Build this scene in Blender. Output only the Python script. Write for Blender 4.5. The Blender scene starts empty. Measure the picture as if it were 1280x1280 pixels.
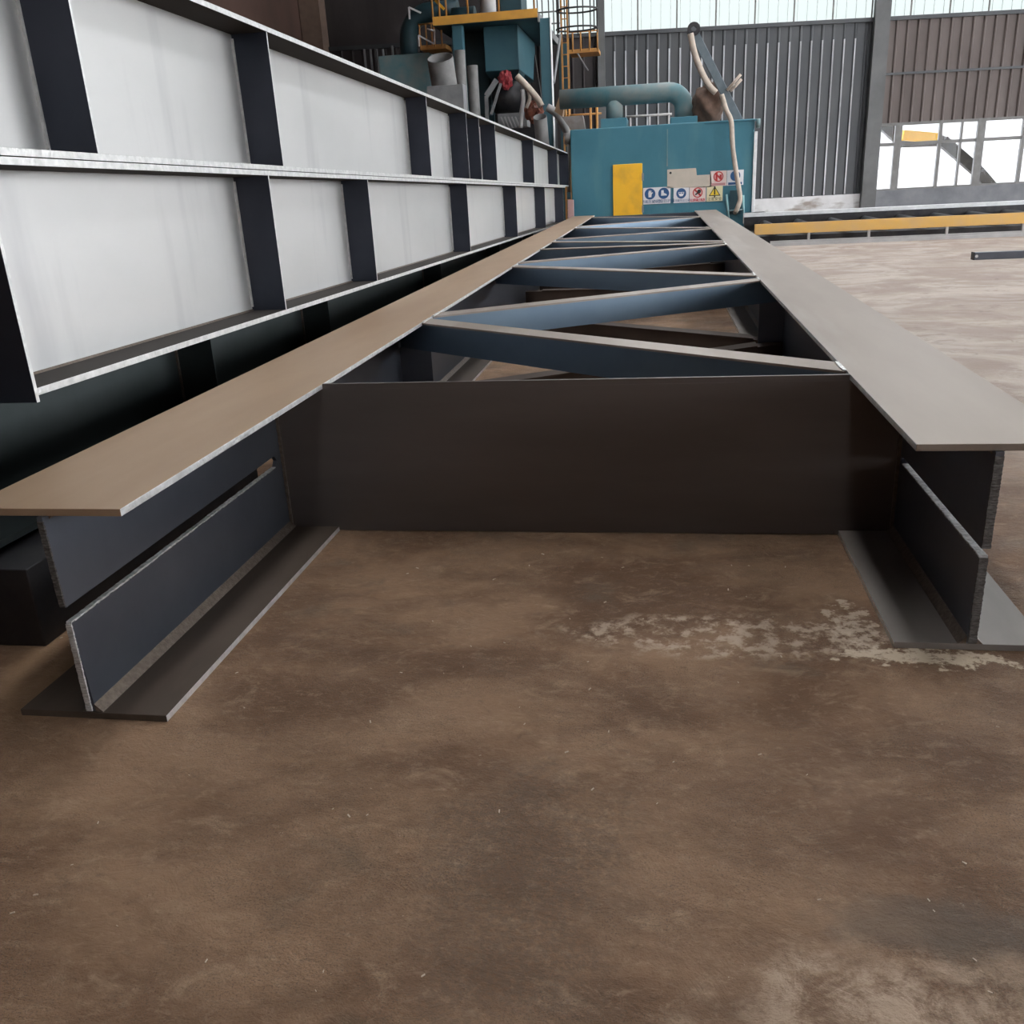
import bpy, bmesh, math, random
from mathutils import Vector, Matrix
random.seed(7)
SC = bpy.context.scene
COL = SC.collection
PI = math.pi

# ------------------------------------------------------------------ camera
FPX, YAW, PITCH, ROLL, CAMZ = 1127.23, -0.1717, 0.3498, -0.0539, 1.35
cy, sy = math.cos(YAW), math.sin(YAW)
FW = Vector((sy*math.cos(PITCH), cy*math.cos(PITCH), -math.sin(PITCH)))
RT = Vector((cy, -sy, 0)); UP = RT.cross(FW)
RT2 = RT*math.cos(ROLL)+UP*math.sin(ROLL); UP2 = -RT*math.sin(ROLL)+UP*math.cos(ROLL)
CAM = Vector((0, 0, CAMZ))
cd = bpy.data.cameras.new('camera'); cam = bpy.data.objects.new('camera', cd); COL.objects.link(cam)
cd.sensor_fit = 'HORIZONTAL'; cd.sensor_width = 36; cd.lens = FPX/1280*36
cd.clip_start = 0.05; cd.clip_end = 300
m = Matrix.Identity(4)
for i in range(3):
    m[i][0] = RT2[i]; m[i][1] = UP2[i]; m[i][2] = -FW[i]; m[i][3] = CAM[i]
cam.matrix_world = m
SC.camera = cam
SC.view_settings.view_transform = 'Standard'; SC.view_settings.look = 'None'
SC.view_settings.gamma = 1; SC.view_settings.use_curve_mapping = False
SC.view_settings.exposure = 0.0

def at(px, py, Y):
    """point of the place measured from the photograph, at distance Y down the hall"""
    d = FW + RT2*((px-640)/FPX) - UP2*((py-640)/FPX)
    return CAM + d*(Y/d.y)

# ------------------------------------------------------------------ materials
def newmat(name):
    mt = bpy.data.materials.new(name); mt.use_nodes = True
    return mt, mt.node_tree, mt.node_tree.nodes, mt.node_tree.links
def surf(name, c1, c2=None, rough=0.5, metal=0.0, scale=6, bump=0.0, bscale=60, stretch=(1, 1, 1), spec=0.5,
         rvar=0.0, detail=6, lo=0.35, hi=0.65, streak=None, aniso=None):
    mt, t, n, l = newmat(name); b = n['Principled BSDF']
    c2 = c2 or tuple(v*0.8 for v in c1)
    tc = n.new('ShaderNodeTexCoord'); mp = n.new('ShaderNodeMapping'); mp.inputs['Scale'].default_value = stretch
    l.new(tc.outputs['Object'], mp.inputs[0])
    nz = n.new('ShaderNodeTexNoise'); nz.inputs['Scale'].default_value = scale; nz.inputs['Detail'].default_value = detail
    nz.inputs['Roughness'].default_value = 0.6
    l.new(mp.outputs[0], nz.inputs[0])
    r = n.new('ShaderNodeValToRGB'); r.color_ramp.elements[0].position = lo; r.color_ramp.elements[1].position = hi
    r.color_ramp.elements[0].color = (*c1, 1); r.color_ramp.elements[1].color = (*c2, 1)
    l.new(nz.outputs[0], r.inputs[0])
    colout = r.outputs[0]
    if streak:
        mp2 = n.new('ShaderNodeMapping'); mp2.inputs['Scale'].default_value = streak[0]
        l.new(tc.outputs['Object'], mp2.inputs[0])
        n2 = n.new('ShaderNodeTexNoise'); n2.inputs['Scale'].default_value = 1; n2.inputs['Detail'].default_value = 5
        l.new(mp2.outputs[0], n2.inputs[0])
        mr = n.new('ShaderNodeMapRange'); mr.inputs[1].default_value = streak[3] if len(streak) > 3 else .52; mr.inputs[2].default_value = streak[4] if len(streak) > 4 else .72
        mr.inputs[3].default_value = 0; mr.inputs[4].default_value = streak[2]
        l.new(n2.outputs[0], mr.inputs[0])
        mx = n.new('ShaderNodeMix'); mx.data_type = 'RGBA'; mx.inputs[7].default_value = (*streak[1], 1)
        l.new(mr.outputs[0], mx.inputs[0]); l.new(colout, mx.inputs[6]); colout = mx.outputs[2]
    l.new(colout, b.inputs['Base Color'])
    b.inputs['Metallic'].default_value = metal; b.inputs['Roughness'].default_value = rough
    b.inputs['Specular IOR Level'].default_value = spec
    if rvar:
        mr = n.new('ShaderNodeMapRange'); mr.inputs[3].default_value = rough-rvar; mr.inputs[4].default_value = rough+rvar
        l.new(nz.outputs[0], mr.inputs[0]); l.new(mr.outputs[0], b.inputs['Roughness'])
    if bump:
        nb = n.new('ShaderNodeTexNoise'); nb.inputs['Scale'].default_value = bscale; nb.inputs['Detail'].default_value = 4
        l.new(mp.outputs[0], nb.inputs[0])
        bp = n.new('ShaderNodeBump'); bp.inputs['Strength'].default_value = bump; bp.inputs['Distance'].default_value = 0.01
        l.new(nb.outputs[0], bp.inputs['Height']); l.new(bp.outputs[0], b.inputs['Normal'])
    return mt
def emis(name, col, s):
    mt, t, n, l = newmat(name); n.remove(n['Principled BSDF'])
    e = n.new('ShaderNodeEmission'); e.inputs[0].default_value = (*col, 1); e.inputs[1].default_value = s
    l.new(e.outputs[0], n['Material Output'].inputs[0]); return mt

M = {}
# mill steel: grey blue scale, semi glossy
M['web'] = surf('mill_steel_web', (.565, .56, .55), (.62, .61, .60), rough=.46, metal=.7, scale=1.2, stretch=(1, .5, 1), rvar=.05,
                streak=((3, 4.0, .5), (.32, .32, .34), .45, .56, .78))
M['stiff'] = surf('shaded_plate', (.045, .052, .07), (.065, .07, .09), rough=.45, metal=.8, scale=1.6, rvar=.05)  # same steel as the web; shade on camera-facing plates put into the colour
M['shaded_steel'] = surf('dark_shaded_steel', (.04, .05, .05), (.06, .07, .07), rough=.5, metal=.7, scale=2)  # lowest girder: shade under the stack painted as a darker steel
M['steel'] = surf('mill_steel_plate', (.13, .145, .18), (.175, .19, .225), rough=.38, metal=.8, scale=1.6, rvar=.06, bump=.03, bscale=30)
M['flange'] = surf('mill_steel_flange', (.255, .205, .17), (.32, .265, .225), rough=.48, metal=.4, scale=1.1, stretch=(2.2, .35, 1), rvar=.05,
                   streak=((5, .5, 1), (.40, .36, .33), .5))
M['flange_tan'] = surf('tan_dusty_flange', (.34, .22, .135), (.41, .285, .19), rough=.48, metal=.4, scale=1.3, stretch=(2.2, .4, 1), rvar=.05)
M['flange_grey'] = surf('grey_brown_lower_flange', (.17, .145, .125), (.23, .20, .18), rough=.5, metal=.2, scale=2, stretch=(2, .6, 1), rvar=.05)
M['dark_edge'] = surf('dark_flame_cut', (.06, .055, .05), (.18, .17, .165), rough=.5, metal=.5, scale=60, bump=.4, bscale=120, stretch=(1, 1, 4))  # darker tone of the flame-cut edge
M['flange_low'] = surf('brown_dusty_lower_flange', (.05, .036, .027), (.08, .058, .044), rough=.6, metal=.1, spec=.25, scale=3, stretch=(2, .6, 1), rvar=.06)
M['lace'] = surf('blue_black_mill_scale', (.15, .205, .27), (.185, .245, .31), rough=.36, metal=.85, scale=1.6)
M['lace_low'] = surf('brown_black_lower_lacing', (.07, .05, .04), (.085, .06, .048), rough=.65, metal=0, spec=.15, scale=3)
M['edge'] = surf('flame_cut_edge', (.42, .41, .40), (.80, .79, .78), rough=.45, metal=.6, scale=60, bump=.5, bscale=120, stretch=(1, 1, 4))
M['bright_edge'] = surf('lit_bare_edge', (.55, .55, .54), (.74, .73, .72), rough=.42, metal=.6, scale=25, bump=.4, bscale=60)  # bare cut steel, with the glint of side light painted in
M['weld'] = surf('weld_metal', (.13, .10, .08), (.20, .16, .13), rough=.5, metal=.6, scale=60, bump=.3, bscale=150)
M['dark_steel'] = surf('dark_steel', (.03, .03, .035), (.06, .055, .055), rough=.5, metal=.5, scale=5)
M['teal'] = surf('teal_paint', (.045, .165, .22), (.055, .19, .25), rough=.5, metal=0, scale=1.2,
                 streak=((2.5, 2.5, .7), (.10, .24, .27), .5))
M['teal_dark'] = surf('dark_teal_paint', (.02, .052, .066), (.03, .075, .09), rough=.5, scale=2)
M['teal_dust'] = surf('dusty_teal_paint', (.10, .23, .26), (.24, .27, .26), rough=.6, scale=2)
M['yellow'] = surf('yellow_paint', (.95, .50, .03), (.95, .53, .045), rough=.4, scale=2, streak=((3, 3, 3), (.6, .3, .06), .5))
M['yellow_dusty'] = surf('dusty_yellow_paint', (.66, .38, .09), (.58, .36, .14), rough=.6, scale=3)
M['orange'] = surf('orange_paint', (.55, .25, .06), (.42, .2, .06), rough=.5, scale=5)
M['cream'] = surf('cream_plate', (.58, .50, .42), (.52, .46, .38), rough=.6, scale=4)
M['white'] = surf('white_paint', (.75, .75, .75), (.62, .62, .62), rough=.5, scale=8)
M['signwhite'] = surf('sign_white', (.78, .76, .78), (.76, .74, .76), rough=.5)
M['signpink'] = surf('sign_pale_pink', (.78, .62, .58), (.78, .64, .60), rough=.5)
M['signcream'] = surf('sign_pale_yellow', (.80, .72, .45), (.80, .72, .47), rough=.5)
M['blue'] = surf('sign_blue', (.03, .09, .22), (.03, .1, .24), rough=.5)
M['red'] = surf('sign_red', (.55, .05, .05), (.5, .05, .05), rough=.5)
M['black'] = surf('black_ink', (.02, .02, .02), (.03, .03, .03), rough=.6)
M['signyellow'] = surf('sign_yellow', (.85, .60, .05), (.85, .62, .05), rough=.5)
M['gray'] = surf('grey_paint', (.20, .20, .21), (.27, .27, .27), rough=.55, scale=4)
M['pipegray'] = surf('pale_grey_tube', (.36, .345, .34), (.46, .44, .43), rough=.5, scale=3)
M['tubegray'] = surf('grey_primed_tube', (.13, .125, .12), (.21, .20, .195), rough=.5, scale=3)
M['teal_tower'] = surf('grey_teal_paint', (.045, .125, .16), (.06, .15, .18), rough=.5, scale=1.5)
M['toe_orange'] = surf('orange_yellow_paint', (.72, .36, .06), (.62, .31, .06), rough=.55, scale=3)
M['hose'] = surf('beige_hose', (.55, .46, .38), (.42, .35, .29), rough=.7, scale=10)
M['brown'] = surf('rusty_brown', (.10, .06, .045), (.17, .10, .07), rough=.8, scale=6)
M['tan'] = surf('tan_paint', (.40, .25, .14), (.33, .21, .13), rough=.6, scale=5)
M['redpart'] = surf('red_paint', (.45, .05, .06), (.25, .03, .04), rough=.5, scale=20)
M['pink'] = surf('pink_grey_paint', (.50, .30, .28), (.45, .28, .26), rough=.6, scale=4)
M['wall_dark'] = surf('dirty_grey_sheeting', (.032, .035, .04), (.055, .056, .058), rough=.5, metal=.2, scale=1.1, stretch=(1, 1, .35))
M['wall_brown'] = surf('brown_dusty_sheeting', (.075, .056, .05), (.115, .09, .082), rough=.6, metal=.1, scale=1.4, stretch=(1, 1, .4))
M['wall_left'] = surf('rust_brown_wall', (.055, .028, .020), (.11, .055, .04), rough=.8, scale=.7, stretch=(1, .4, .25))
M['wall_black'] = surf('sooty_wall', (.025, .02, .02), (.05, .04, .04), rough=.8, scale=1, stretch=(1, 1, .3))
M['column'] = surf('grey_column_paint', (.07, .07, .07), (.10, .10, .10), rough=.6, scale=1.5)
M['frame'] = surf('grey_window_frame', (.11, .105, .10), (.15, .145, .14), rough=.6, scale=5)
M['plinth'] = surf('flaking_whitewash', (.46, .45, .45), (.60, .59, .59), rough=.8, scale=1.2, streak=((1.2, 1.2, 3), (.22, .18, .15), .9, .5, .62))
M['sill_wall'] = surf('grey_cement_render', (.10, .105, .115), (.16, .16, .17), rough=.7, scale=1.5, bump=.1, bscale=10)
M['roof'] = surf('dark_roof_sheeting', (.06, .06, .06), (.09, .09, .09), rough=.8)
M['outside'] = surf('pale_outside_wall', (.80, .78, .76), (.72, .70, .68), rough=.8, scale=.8)
M['ground'] = surf('pale_outside_ground', (.45, .43, .41), (.52, .50, .47), rough=.8, scale=.5)
M['strip'] = emis('daylit_translucent_sheet', (.86, .96, .95), 1.05)

def glass():
    mt, t, n, l = newmat('window_glass'); n.remove(n['Principled BSDF'])
    tr = n.new('ShaderNodeBsdfTransparent'); tr.inputs[0].default_value = (.95, .97, 1, 1)
    g = n.new('ShaderNodeBsdfGlossy'); g.inputs['Roughness'].default_value = .05
    mx = n.new('ShaderNodeMixShader'); mx.inputs[0].default_value = .008
    l.new(tr.outputs[0], mx.inputs[1]); l.new(g.outputs[0], mx.inputs[2]); l.new(mx.outputs[0], n['Material Output'].inputs[0])
    return mt
M['glass'] = glass()

def floor_mat():
    mt, t, n, l = newmat('oily_brown_concrete'); b = n['Principled BSDF']
    tc = n.new('ShaderNodeTexCoord')
    def noise(s, d=6, rg=.6, stretch=None, dist=0):
        nz = n.new('ShaderNodeTexNoise'); nz.inputs['Scale'].default_value = s; nz.inputs['Detail'].default_value = d
        nz.inputs['Roughness'].default_value = rg; nz.inputs['Distortion'].default_value = dist
        if stretch:
            mp = n.new('ShaderNodeMapping'); mp.inputs['Scale'].default_value = stretch
            l.new(tc.outputs['Object'], mp.inputs[0]); l.new(mp.outputs[0], nz.inputs[0])
        else: l.new(tc.outputs['Object'], nz.inputs[0])
        return nz.outputs[0]
    def rng(v, a, c, lo=0, hi=1):
        r = n.new('ShaderNodeMapRange'); r.inputs[1].default_value = a; r.inputs[2].default_value = c
        r.inputs[3].default_value = lo; r.inputs[4].default_value = hi; r.interpolation_type = 'SMOOTHSTEP'
        l.new(v, r.inputs[0]); return r.outputs[0]
    def mix(f, a, c):
        x = n.new('ShaderNodeMix'); x.data_type = 'RGBA'
        if isinstance(f, float): x.inputs[0].default_value = f
        else: l.new(f, x.inputs[0])
        for i, v in ((6, a), (7, c)):
            if isinstance(v, tuple): x.inputs[i].default_value = (*v, 1)
            else: l.new(v, x.inputs[i])
        return x.outputs[2]
    def mul(a, c, op='MULTIPLY'):
        x = n.new('ShaderNodeMath'); x.operation = op
        for i, v in ((0, a), (1, c)):
            if isinstance(v, (int, float)): x.inputs[i].default_value = v
            else: l.new(v, x.inputs[i])
        x.use_clamp = True
        return x.outputs[0]
    sp = n.new('ShaderNodeSeparateXYZ'); l.new(tc.outputs['Object'], sp.inputs[0])
    X, Y = sp.outputs[0], sp.outputs[1]
    def patch(cx, cy_, rx, ry, soft=.5, wob=.5, ns=3):
        # a soft blob whose outline is broken by noise
        dx = mul_raw(sub(X, cx), 1/rx); dy = mul_raw(sub(Y, cy_), 1/ry)
        d2 = addn(mul_raw(dx, dx), mul_raw(dy, dy))
        w = addn(d2, mul_raw(sub(noise(ns, 5), .5), wob*3))
        r = n.new('ShaderNodeMapRange'); r.inputs[1].default_value = 1-soft; r.inputs[2].default_value = 1+soft
        r.inputs[3].default_value = 1; r.inputs[4].default_value = 0; r.interpolation_type = 'SMOOTHSTEP'
        l.new(w, r.inputs[0]); return r.outputs[0]
    def mth(op, a, c):
        x = n.new('ShaderNodeMath'); x.operation = op
        for i, v in ((0, a), (1, c)):
            if isinstance(v, (int, float)): x.inputs[i].default_value = v
            else: l.new(v, x.inputs[i])
        return x.outputs[0]
    sub = lambda a, c: mth('SUBTRACT', a, c)
    mul_raw = lambda a, c: mth('MULTIPLY', a, c)
    addn = lambda a, c: mth('ADD', a, c)
    base = mix(rng(noise(1.3, 8, .62, (1, 1.5, 1), .4), .36, .66), (.13, .07, .039), (.27, .163, .098))
    base = mix(rng(noise(7, 8, .7, (1, 1.6, 1), .8), .52, .72, 0, .55), base, (.36, .245, .16))
    base = mix(rng(noise(2.4, 6, .6, None, .3), .56, .70, 0, .65), base, (.13, .09, .06))
    base = mix(rng(noise(26, 8, .8, (1, 1.4, 1), .6), .50, .70, 0, .42), base, (.36, .25, .17))
    base = mix(rng(noise(19, 8, .8, (1, 1.4, 1), .9), .52, .70, 0, .40), base, (.075, .05, .033))
    # fine grit
    grit = rng(noise(230, 2, .8), .50, .68)
    gm = mul(rng(noise(1.7, 4, .6), .40, .56), grit)
    base = mix(mul(gm, .75), base, (.06, .045, .035))
    # pale chips
    base = mix(mul(rng(noise(34, 4, .8), .67, .73), rng(noise(2.2, 4), .48, .62)), base, (.52, .42, .33))
    # lighter scuffed area on the lower right and dark grit patch in the middle
    base = mix(mul(patch(.47, 1.08, .38, .26, .7, 1.2, 5), rng(noise(12, 8, .75, None, .4), .40, .60, .1, .85)), base, (.44, .32, .23))
    base = mix(mul(mul(patch(-.28, 1.45, .22, .40, .8, 1.2, 5), rng(noise(60, 4, .8), .35, .6)), .6), base, (.10, .07, .05))
    base = mix(mul(patch(.52, 1.42, .2, .07, .8, 1.2, 7), .5), base, (.085, .072, .06))
    base = mix(mul(patch(.25, 2.55, .55, .14, .5, .8, 5), rng(noise(14, 6, .7), .46, .6, 0, .8)), base, (.47, .36, .27))
    base = mix(mul(mul(patch(.78, 2.45, .21, .05, .3, 2.5, 18), rng(noise(30, 6, .7), .34, .5)), .8), base, (.62, .50, .37))
    base = mix(mul(mul(patch(.60, 2.64, .07, .16, .3, 2.5, 18), rng(noise(24, 6, .7), .42, .55)), .7), base, (.58, .46, .35))
    base = mix(mul(patch(-.95, .93, .35, .05, .5, .8, 6), rng(noise(18, 6, .7), .42, .58, 0, .8)), base, (.45, .34, .25))
    base = mix(mul(patch(-1.75, 2.45, .3, .5, .5, .5, 4), .5), base, (.33, .20, .11))
    # worn pale aisle beyond the frame on the right
    aisle = mul(rng(X, 1.0, 2.2), rng(Y, 2.0, 6.0))
    pal = mix(rng(noise(.9, 8, .65, (1, 1.3, 1), .8), .40, .62), (.36, .285, .24), (.50, .43, .375))
    pal = mix(rng(noise(2.2, 8, .7, (1, 1.3, 1), 1.0), .55, .64, 0, .6), pal, (.28, .215, .185))
    pal = mix(rng(noise(9, 6, .7, (1, 1.3, 1), .5), .56, .70, 0, .6), pal, (.24, .20, .18))
    base = mix(mul(aisle, .93), base, pal)
    l.new(base, b.inputs['Base Color'])
    rr = rng(noise(4, 6), .3, .7, .55, .8); l.new(rr, b.inputs['Roughness'])
    b.inputs['Specular IOR Level'].default_value = .2
    h = addn(mul_raw(noise(6, 8, .7, (1, 1.4, 1), .6), 1.0), addn(mul_raw(noise(38, 6, .75, (1, 1.3, 1), .4), .35), mul_raw(noise(180, 3, .7), .12)))
    bp = n.new('ShaderNodeBump'); bp.inputs['Strength'].default_value = .8; bp.inputs['Distance'].default_value = .022
    l.new(h, bp.inputs['Height']); l.new(bp.outputs[0], b.inputs['Normal'])
    return mt
M['floor'] = floor_mat()

# ------------------------------------------------------------------ mesh helpers
class MB:
    def __init__(s): s.bm = bmesh.new(); s.smooth = set()
    def box(s, x0, x1, y0, y1, z0, z1):
        v = [s.bm.verts.new((x, y, z)) for x in (x0, x1) for y in (y0, y1) for z in (z0, z1)]
        for f in ((0, 1, 3, 2), (4, 6, 7, 5), (0, 4, 5, 1), (2, 3, 7, 6), (0, 2, 6, 4), (1, 5, 7, 3)):
            s.bm.faces.new([v[i] for i in f])
        return s
    def prism(s, pts, vec):
        """closed polygon of 3D points extruded by vec"""
        vec = Vector(vec)
        a = [s.bm.verts.new(Vector(p)) for p in pts]; b = [s.bm.verts.new(Vector(p)+vec) for p in pts]
        s.bm.faces.new(a); s.bm.faces.new(b[::-1])
        k = len(a)
        for i in range(k): s.bm.faces.new([a[i], b[i], b[(i+1) % k], a[(i+1) % k]])
        return s
    def bar(s, a, b, w, h, up=(0, 0, 1)):
        a = Vector(a); b = Vector(b); d = (b-a).normalized(); up = Vector(up)
        x = d.cross(up)
        if x.length < 1e-4: x = d.cross(Vector((1, 0, 0)))
        x.normalize(); u = x.cross(d)
        pts = [a+x*w/2*i+u*h/2*j for i, j in ((-1, -1), (1, -1), (1, 1), (-1, 1))]
        return s.prism(pts, b-a)
    def tube(s, path, r, n=14, cap=True, inner=None):
        path = [Vector(p) for p in path]
        rs = r if isinstance(r, (list, tuple)) else [r]*len(path)
        rings = []; prev = None
        for i, p in enumerate(path):
            d = (path[min(i+1, len(path)-1)]-path[max(i-1, 0)]).normalized()
            if prev is None:
                u = d.cross(Vector((0, 0, 1)));
                if u.length < 1e-3: u = d.cross(Vector((0, 1, 0)))
                u.normalize()
            else: u = (prev-d*prev.dot(d)).normalized()
            prev = u; w = d.cross(u)
            rings.append([s.bm.verts.new(p+(u*math.cos(2*PI*k/n)+w*math.sin(2*PI*k/n))*rs[i]) for k in range(n)])
        for a, b in zip(rings, rings[1:]):
            for k in range(n):
                f = s.bm.faces.new([a[k], b[k], b[(k+1) % n], a[(k+1) % n]]); f.smooth = True
        if inner is not None:   # open tube with wall thickness at its far end
            d = (path[-1]-path[-2]).normalized(); e = rings[-1]; c = path[-1]
            i1 = [s.bm.verts.new(c+(v.co-c)*inner) for v in e]; i2 = [s.bm.verts.new(c+(v.co-c)*inner-d*rs[-1]*3) for v in e]
            for k in range(n):
                s.bm.faces.new([e[k], i1[k], i1[(k+1) % n], e[(k+1) % n]])
                f = s.bm.faces.new([i1[k], i2[k], i2[(k+1) % n], i1[(k+1) % n]]); f.smooth = True
            s.bm.faces.new(i2); s.bm.faces.new(rings[0][::-1])
        elif cap:
            s.bm.faces.new(rings[0][::-1]); s.bm.faces.new(rings[-1])
        return s
    def disc(s, c, r, ny, t=.004, n=28, r_in=0):
        """disc or ring facing -y"""
        c = Vector(c)
        if r_in == 0:
            return s.prism([(c.x+r*math.cos(2*PI*k/n), c.y, c.z+r*math.sin(2*PI*k/n)) for k in range(n)], (0, -t, 0))
        for k in range(n):
            a0, a1 = 2*PI*k/n, 2*PI*(k+1)/n
            s.prism([(c.x+rr*math.cos(a), c.y, c.z+rr*math.sin(a)) for rr, a in ((r, a0), (r, a1), (r_in, a1), (r_in, a0))], (0, -t, 0))
        return s
    def build(s, name, mat, parent=None, bevel=0, edge=False, **tags):
        bmesh.ops.recalc_face_normals(s.bm, faces=s.bm.faces)
        me = bpy.data.meshes.new(name); s.bm.to_mesh(me); s.bm.free()
        o = bpy.data.objects.new(name, me); COL.objects.link(o)
        me.materials.append(M[mat] if isinstance(mat, str) else mat)
        if parent: o.parent = parent
        if edge:
            me.materials.append(M['bright_edge'])
            for f in me.polygons:
                if abs(f.normal.x) > .9: f.material_index = 1
        if bevel:
            md = o.modifiers.new('bevel', 'BEVEL'); md.width = bevel; md.segments = 2; md.limit_method = 'ANGLE'
        for k, v in tags.items(): o[k] = v
        return o
def empty(name, loc, label, cat, group=None):
    o = bpy.data.objects.new(name, None); COL.objects.link(o); o.location = loc; o.empty_display_size = .1
    o['label'] = label; o['category'] = cat
    if group: o['group'] = group
    return o
def thing(o, label, cat, group=None):
    o['label'] = label; o['category'] = cat
    if group: o['group'] = group
    return o
class LP:
    """helper: build world-coordinate parts under a root (root at loc, unrotated)"""
    def __init__(s, root): s.r = root; s.off = Vector(root.location)
    def __call__(s, mb, name, mat, bevel=0, parent=None, **tags):
        for v in mb.bm.verts: v.co -= s.off
        o = mb.build(name, mat, parent or s.r, bevel, **tags)
        return o

# ------------------------------------------------------------------ the setting
MB().box(-12, 34, -9, 34, -.12, 0).build('floor', 'floor', kind='structure')
MB().box(34, 90, -40, 80, -.2, -.06).build('ground', 'ground', kind='structure')
MB().box(-12, 34, 34, 80, -.2, -.06).build('ground_rear', 'ground', kind='structure')
# back wall: runs from (-12) to (34), slightly skewed
WS = .17
def wy(x): return 28+WS*(x+1.67)
def wxz(px, py):
    """photo point on the back wall plane -> (x, z)"""
    d = FW + RT2*((px-640)/FPX) - UP2*((py-640)/FPX)
    t = (28+WS*1.67)/(d.y-WS*d.x); p = CAM+d*t
    return p.x, p.z
def wall_slab(mb, x0, x1, z0, z1, d0=0, d1=.12):
    mb.prism([(x0, wy(x0)+d0, z0), (x1, wy(x1)+d0, z0), (x1, wy(x1)+d1, z0), (x0, wy(x0)+d1, z0)], (0, 0, z1-z0)); return mb
def corrugated(mb, x0, x1, z0, z1, pitch, h, rib):
    """trapezoid ribbed sheet standing in front of the wall line, a solid sheet"""
    pts = []; x = x0
    while x < x1-1e-6:
        xe = min(x+pitch, x1)
        pts += [(x, 0), (max(x, xe-rib-.03), 0), (xe-rib, h), (xe-.03, h)]
        x = xe
    pts.append((x1, 0))
    pts = [(p, q) for p, q in pts]
    front = [(p, wy(p)-q) for p, q in pts]
    vs0 = [mb.bm.verts.new((a, b, z0)) for a, b in front]; vs1 = [mb.bm.verts.new((a, b, z1)) for a, b in front]
    for i in range(len(vs0)-1): mb.bm.faces.new([vs0[i], vs0[i+1], vs1[i+1], vs1[i]])
    md = wall_slab(mb, x0, x1, z0, z1, .005, .08)
    return mb
xA, zTop = wxz(756, 45); zTop = 5.05
x_col0, _ = wxz(1078, 200); x_col1, _ = wxz(1096, 200)
zs = wxz(1150, 236)[1]; zh = wxz(1180, 152)[1]; zsill = wxz(1000, 246)[1]
xL = -9.6
w = MB(); corrugated(w, xL, wxz(748, 100)[0], .0, zTop, .30, .045, .05)
w.build('wall_back', 'wall_black', kind='structure')
w = MB(); corrugated(w, xA, x_col0, zsill, zTop, .30, .02, .06)
w.build('wall_back_ribbed', 'wall_dark', kind='structure')
w = MB(); x = xA+.26
while x < x_col0-.45: w.prism([(x-.016, wy(x)-.05, zsill+.02), (x+.016, wy(x)-.05, zsill+.02), (x+.022, wy(x)-.015, zsill+.02), (x-.022, wy(x)-.015, zsill+.02)], (0, 0, zTop-.45-zsill)); x += .30
w.build('trim_9', surf('pale_lit_ribs', (.62, .62, .64), (.30, .30, .31), rough=.4, metal=.2, scale=.6, stretch=(1, 1, 1)), kind='structure')  # bright lines of lit rib facets, painted as pale strips
w = MB(); corrugated(w, x_col1, 34, zh+.04, zTop, .30, .05, .06); w.build('wall_back_upper', 'wall_brown', kind='structure')
w = MB(); wall_slab(w, x_col1, 34, wxz(1180, 89)[1]-.03, wxz(1180, 89)[1]+.03, -.07, 0); w.build('trim_1', 'wall_dark', kind='structure')
w = MB(); wall_slab(w, xA, x_col0, 0, zsill, -.06, .1); w.build('wall_back_plinth', 'plinth', kind='structure')
w = MB(); wall_slab(w, x_col1, 34, 0, zs, -.05, .15); w.build('wall_back_sill', 'sill_wall', kind='structure')
w = MB(); wall_slab(w, x_col0, x_col1, 0, 9.3, -.28, .1); w.build('trim_2', 'column', kind='structure')
w = MB(); a, b = wxz(748, 100)[0], xA; wall_slab(w, a, b, 0, 9.3, -.2, .1); w.build('trim_3', 'column', kind='structure')
w = MB(); a = wxz(418, 30)[0]; b = wxz(441, 30)[0]; wall_slab(w, xL+.02, xL+.55, 0, 9.3, -.5, 0); w.build('trim_4', surf('light_brown_column', (.13, .085, .065), (.17, .11, .08), rough=.7), kind='structure')
w = MB(); wall_slab(w, xL, 34, zTop-.04, zTop+.06, -.09, .12); w.build('trim_5', 'wall_dark', kind='structure')
# daylit translucent band under the roof with thin mullions
xG = wxz(652, 20)[0]
w = MB(); wall_slab(w, xG, 34, zTop+.06, 9.3, .02, .06)
win = w.build('window_1', 'strip', kind='structure')
w = MB(); x = xA+.9; k = 0
while x < 33:
    wall_slab(w, x-.02, x+.02, zTop+.06, 9.3, -.03, .0); x += 1.06
w.build('window_frame', 'frame', win)
w = MB(); x = xA+.2
while x < 33:
    wall_slab(w, x-.006, x+.006, zTop+.06, 9.3, -.012, .015); x += .265
w.build('sheet_rib', surf('pale_rib', (.45, .5, .5), rough=.6), win)
w = MB(); wall_slab(w, xL, xG, zTop+.06, 9.3, .0, .1); w.build('wall_back_gable', 'wall_black', kind='structure')

# lower windows with steel frames
zm = wxz(1180, 177)[1]
muls = [wxz(p, 200)[0] for p in (1120, 1172, 1198, 1222, 1275)]
muls = [muls[0], muls[1], muls[2], muls[3], muls[4]]
wide = [.2, .09, .06, .22, .10]
x = muls[4]; gaps = []
while x < 33: x += 1.9; muls.append(x); wide.append(.12)
w = MB()
wall_slab(w, x_col1, 34, zs-.02, zs+.05, -.02, .08); wall_slab(w, x_col1, 34, zh-.04, zh+.04, -.02, .08)
wall_slab(w, x_col1, 34, zm-.045, zm+.045, -.02, .06)
for xx, ww in zip(muls, wide): wall_slab(w, xx-ww/2, xx+ww/2, zs, zh, -.04, .08)
wf = w.build('window_2', 'frame', kind='structure')
w = MB(); wall_slab(w, x_col1, 34, zs+.05, zh-.04, .03, .036); w.build('window_pane', 'glass', wf)

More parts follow.
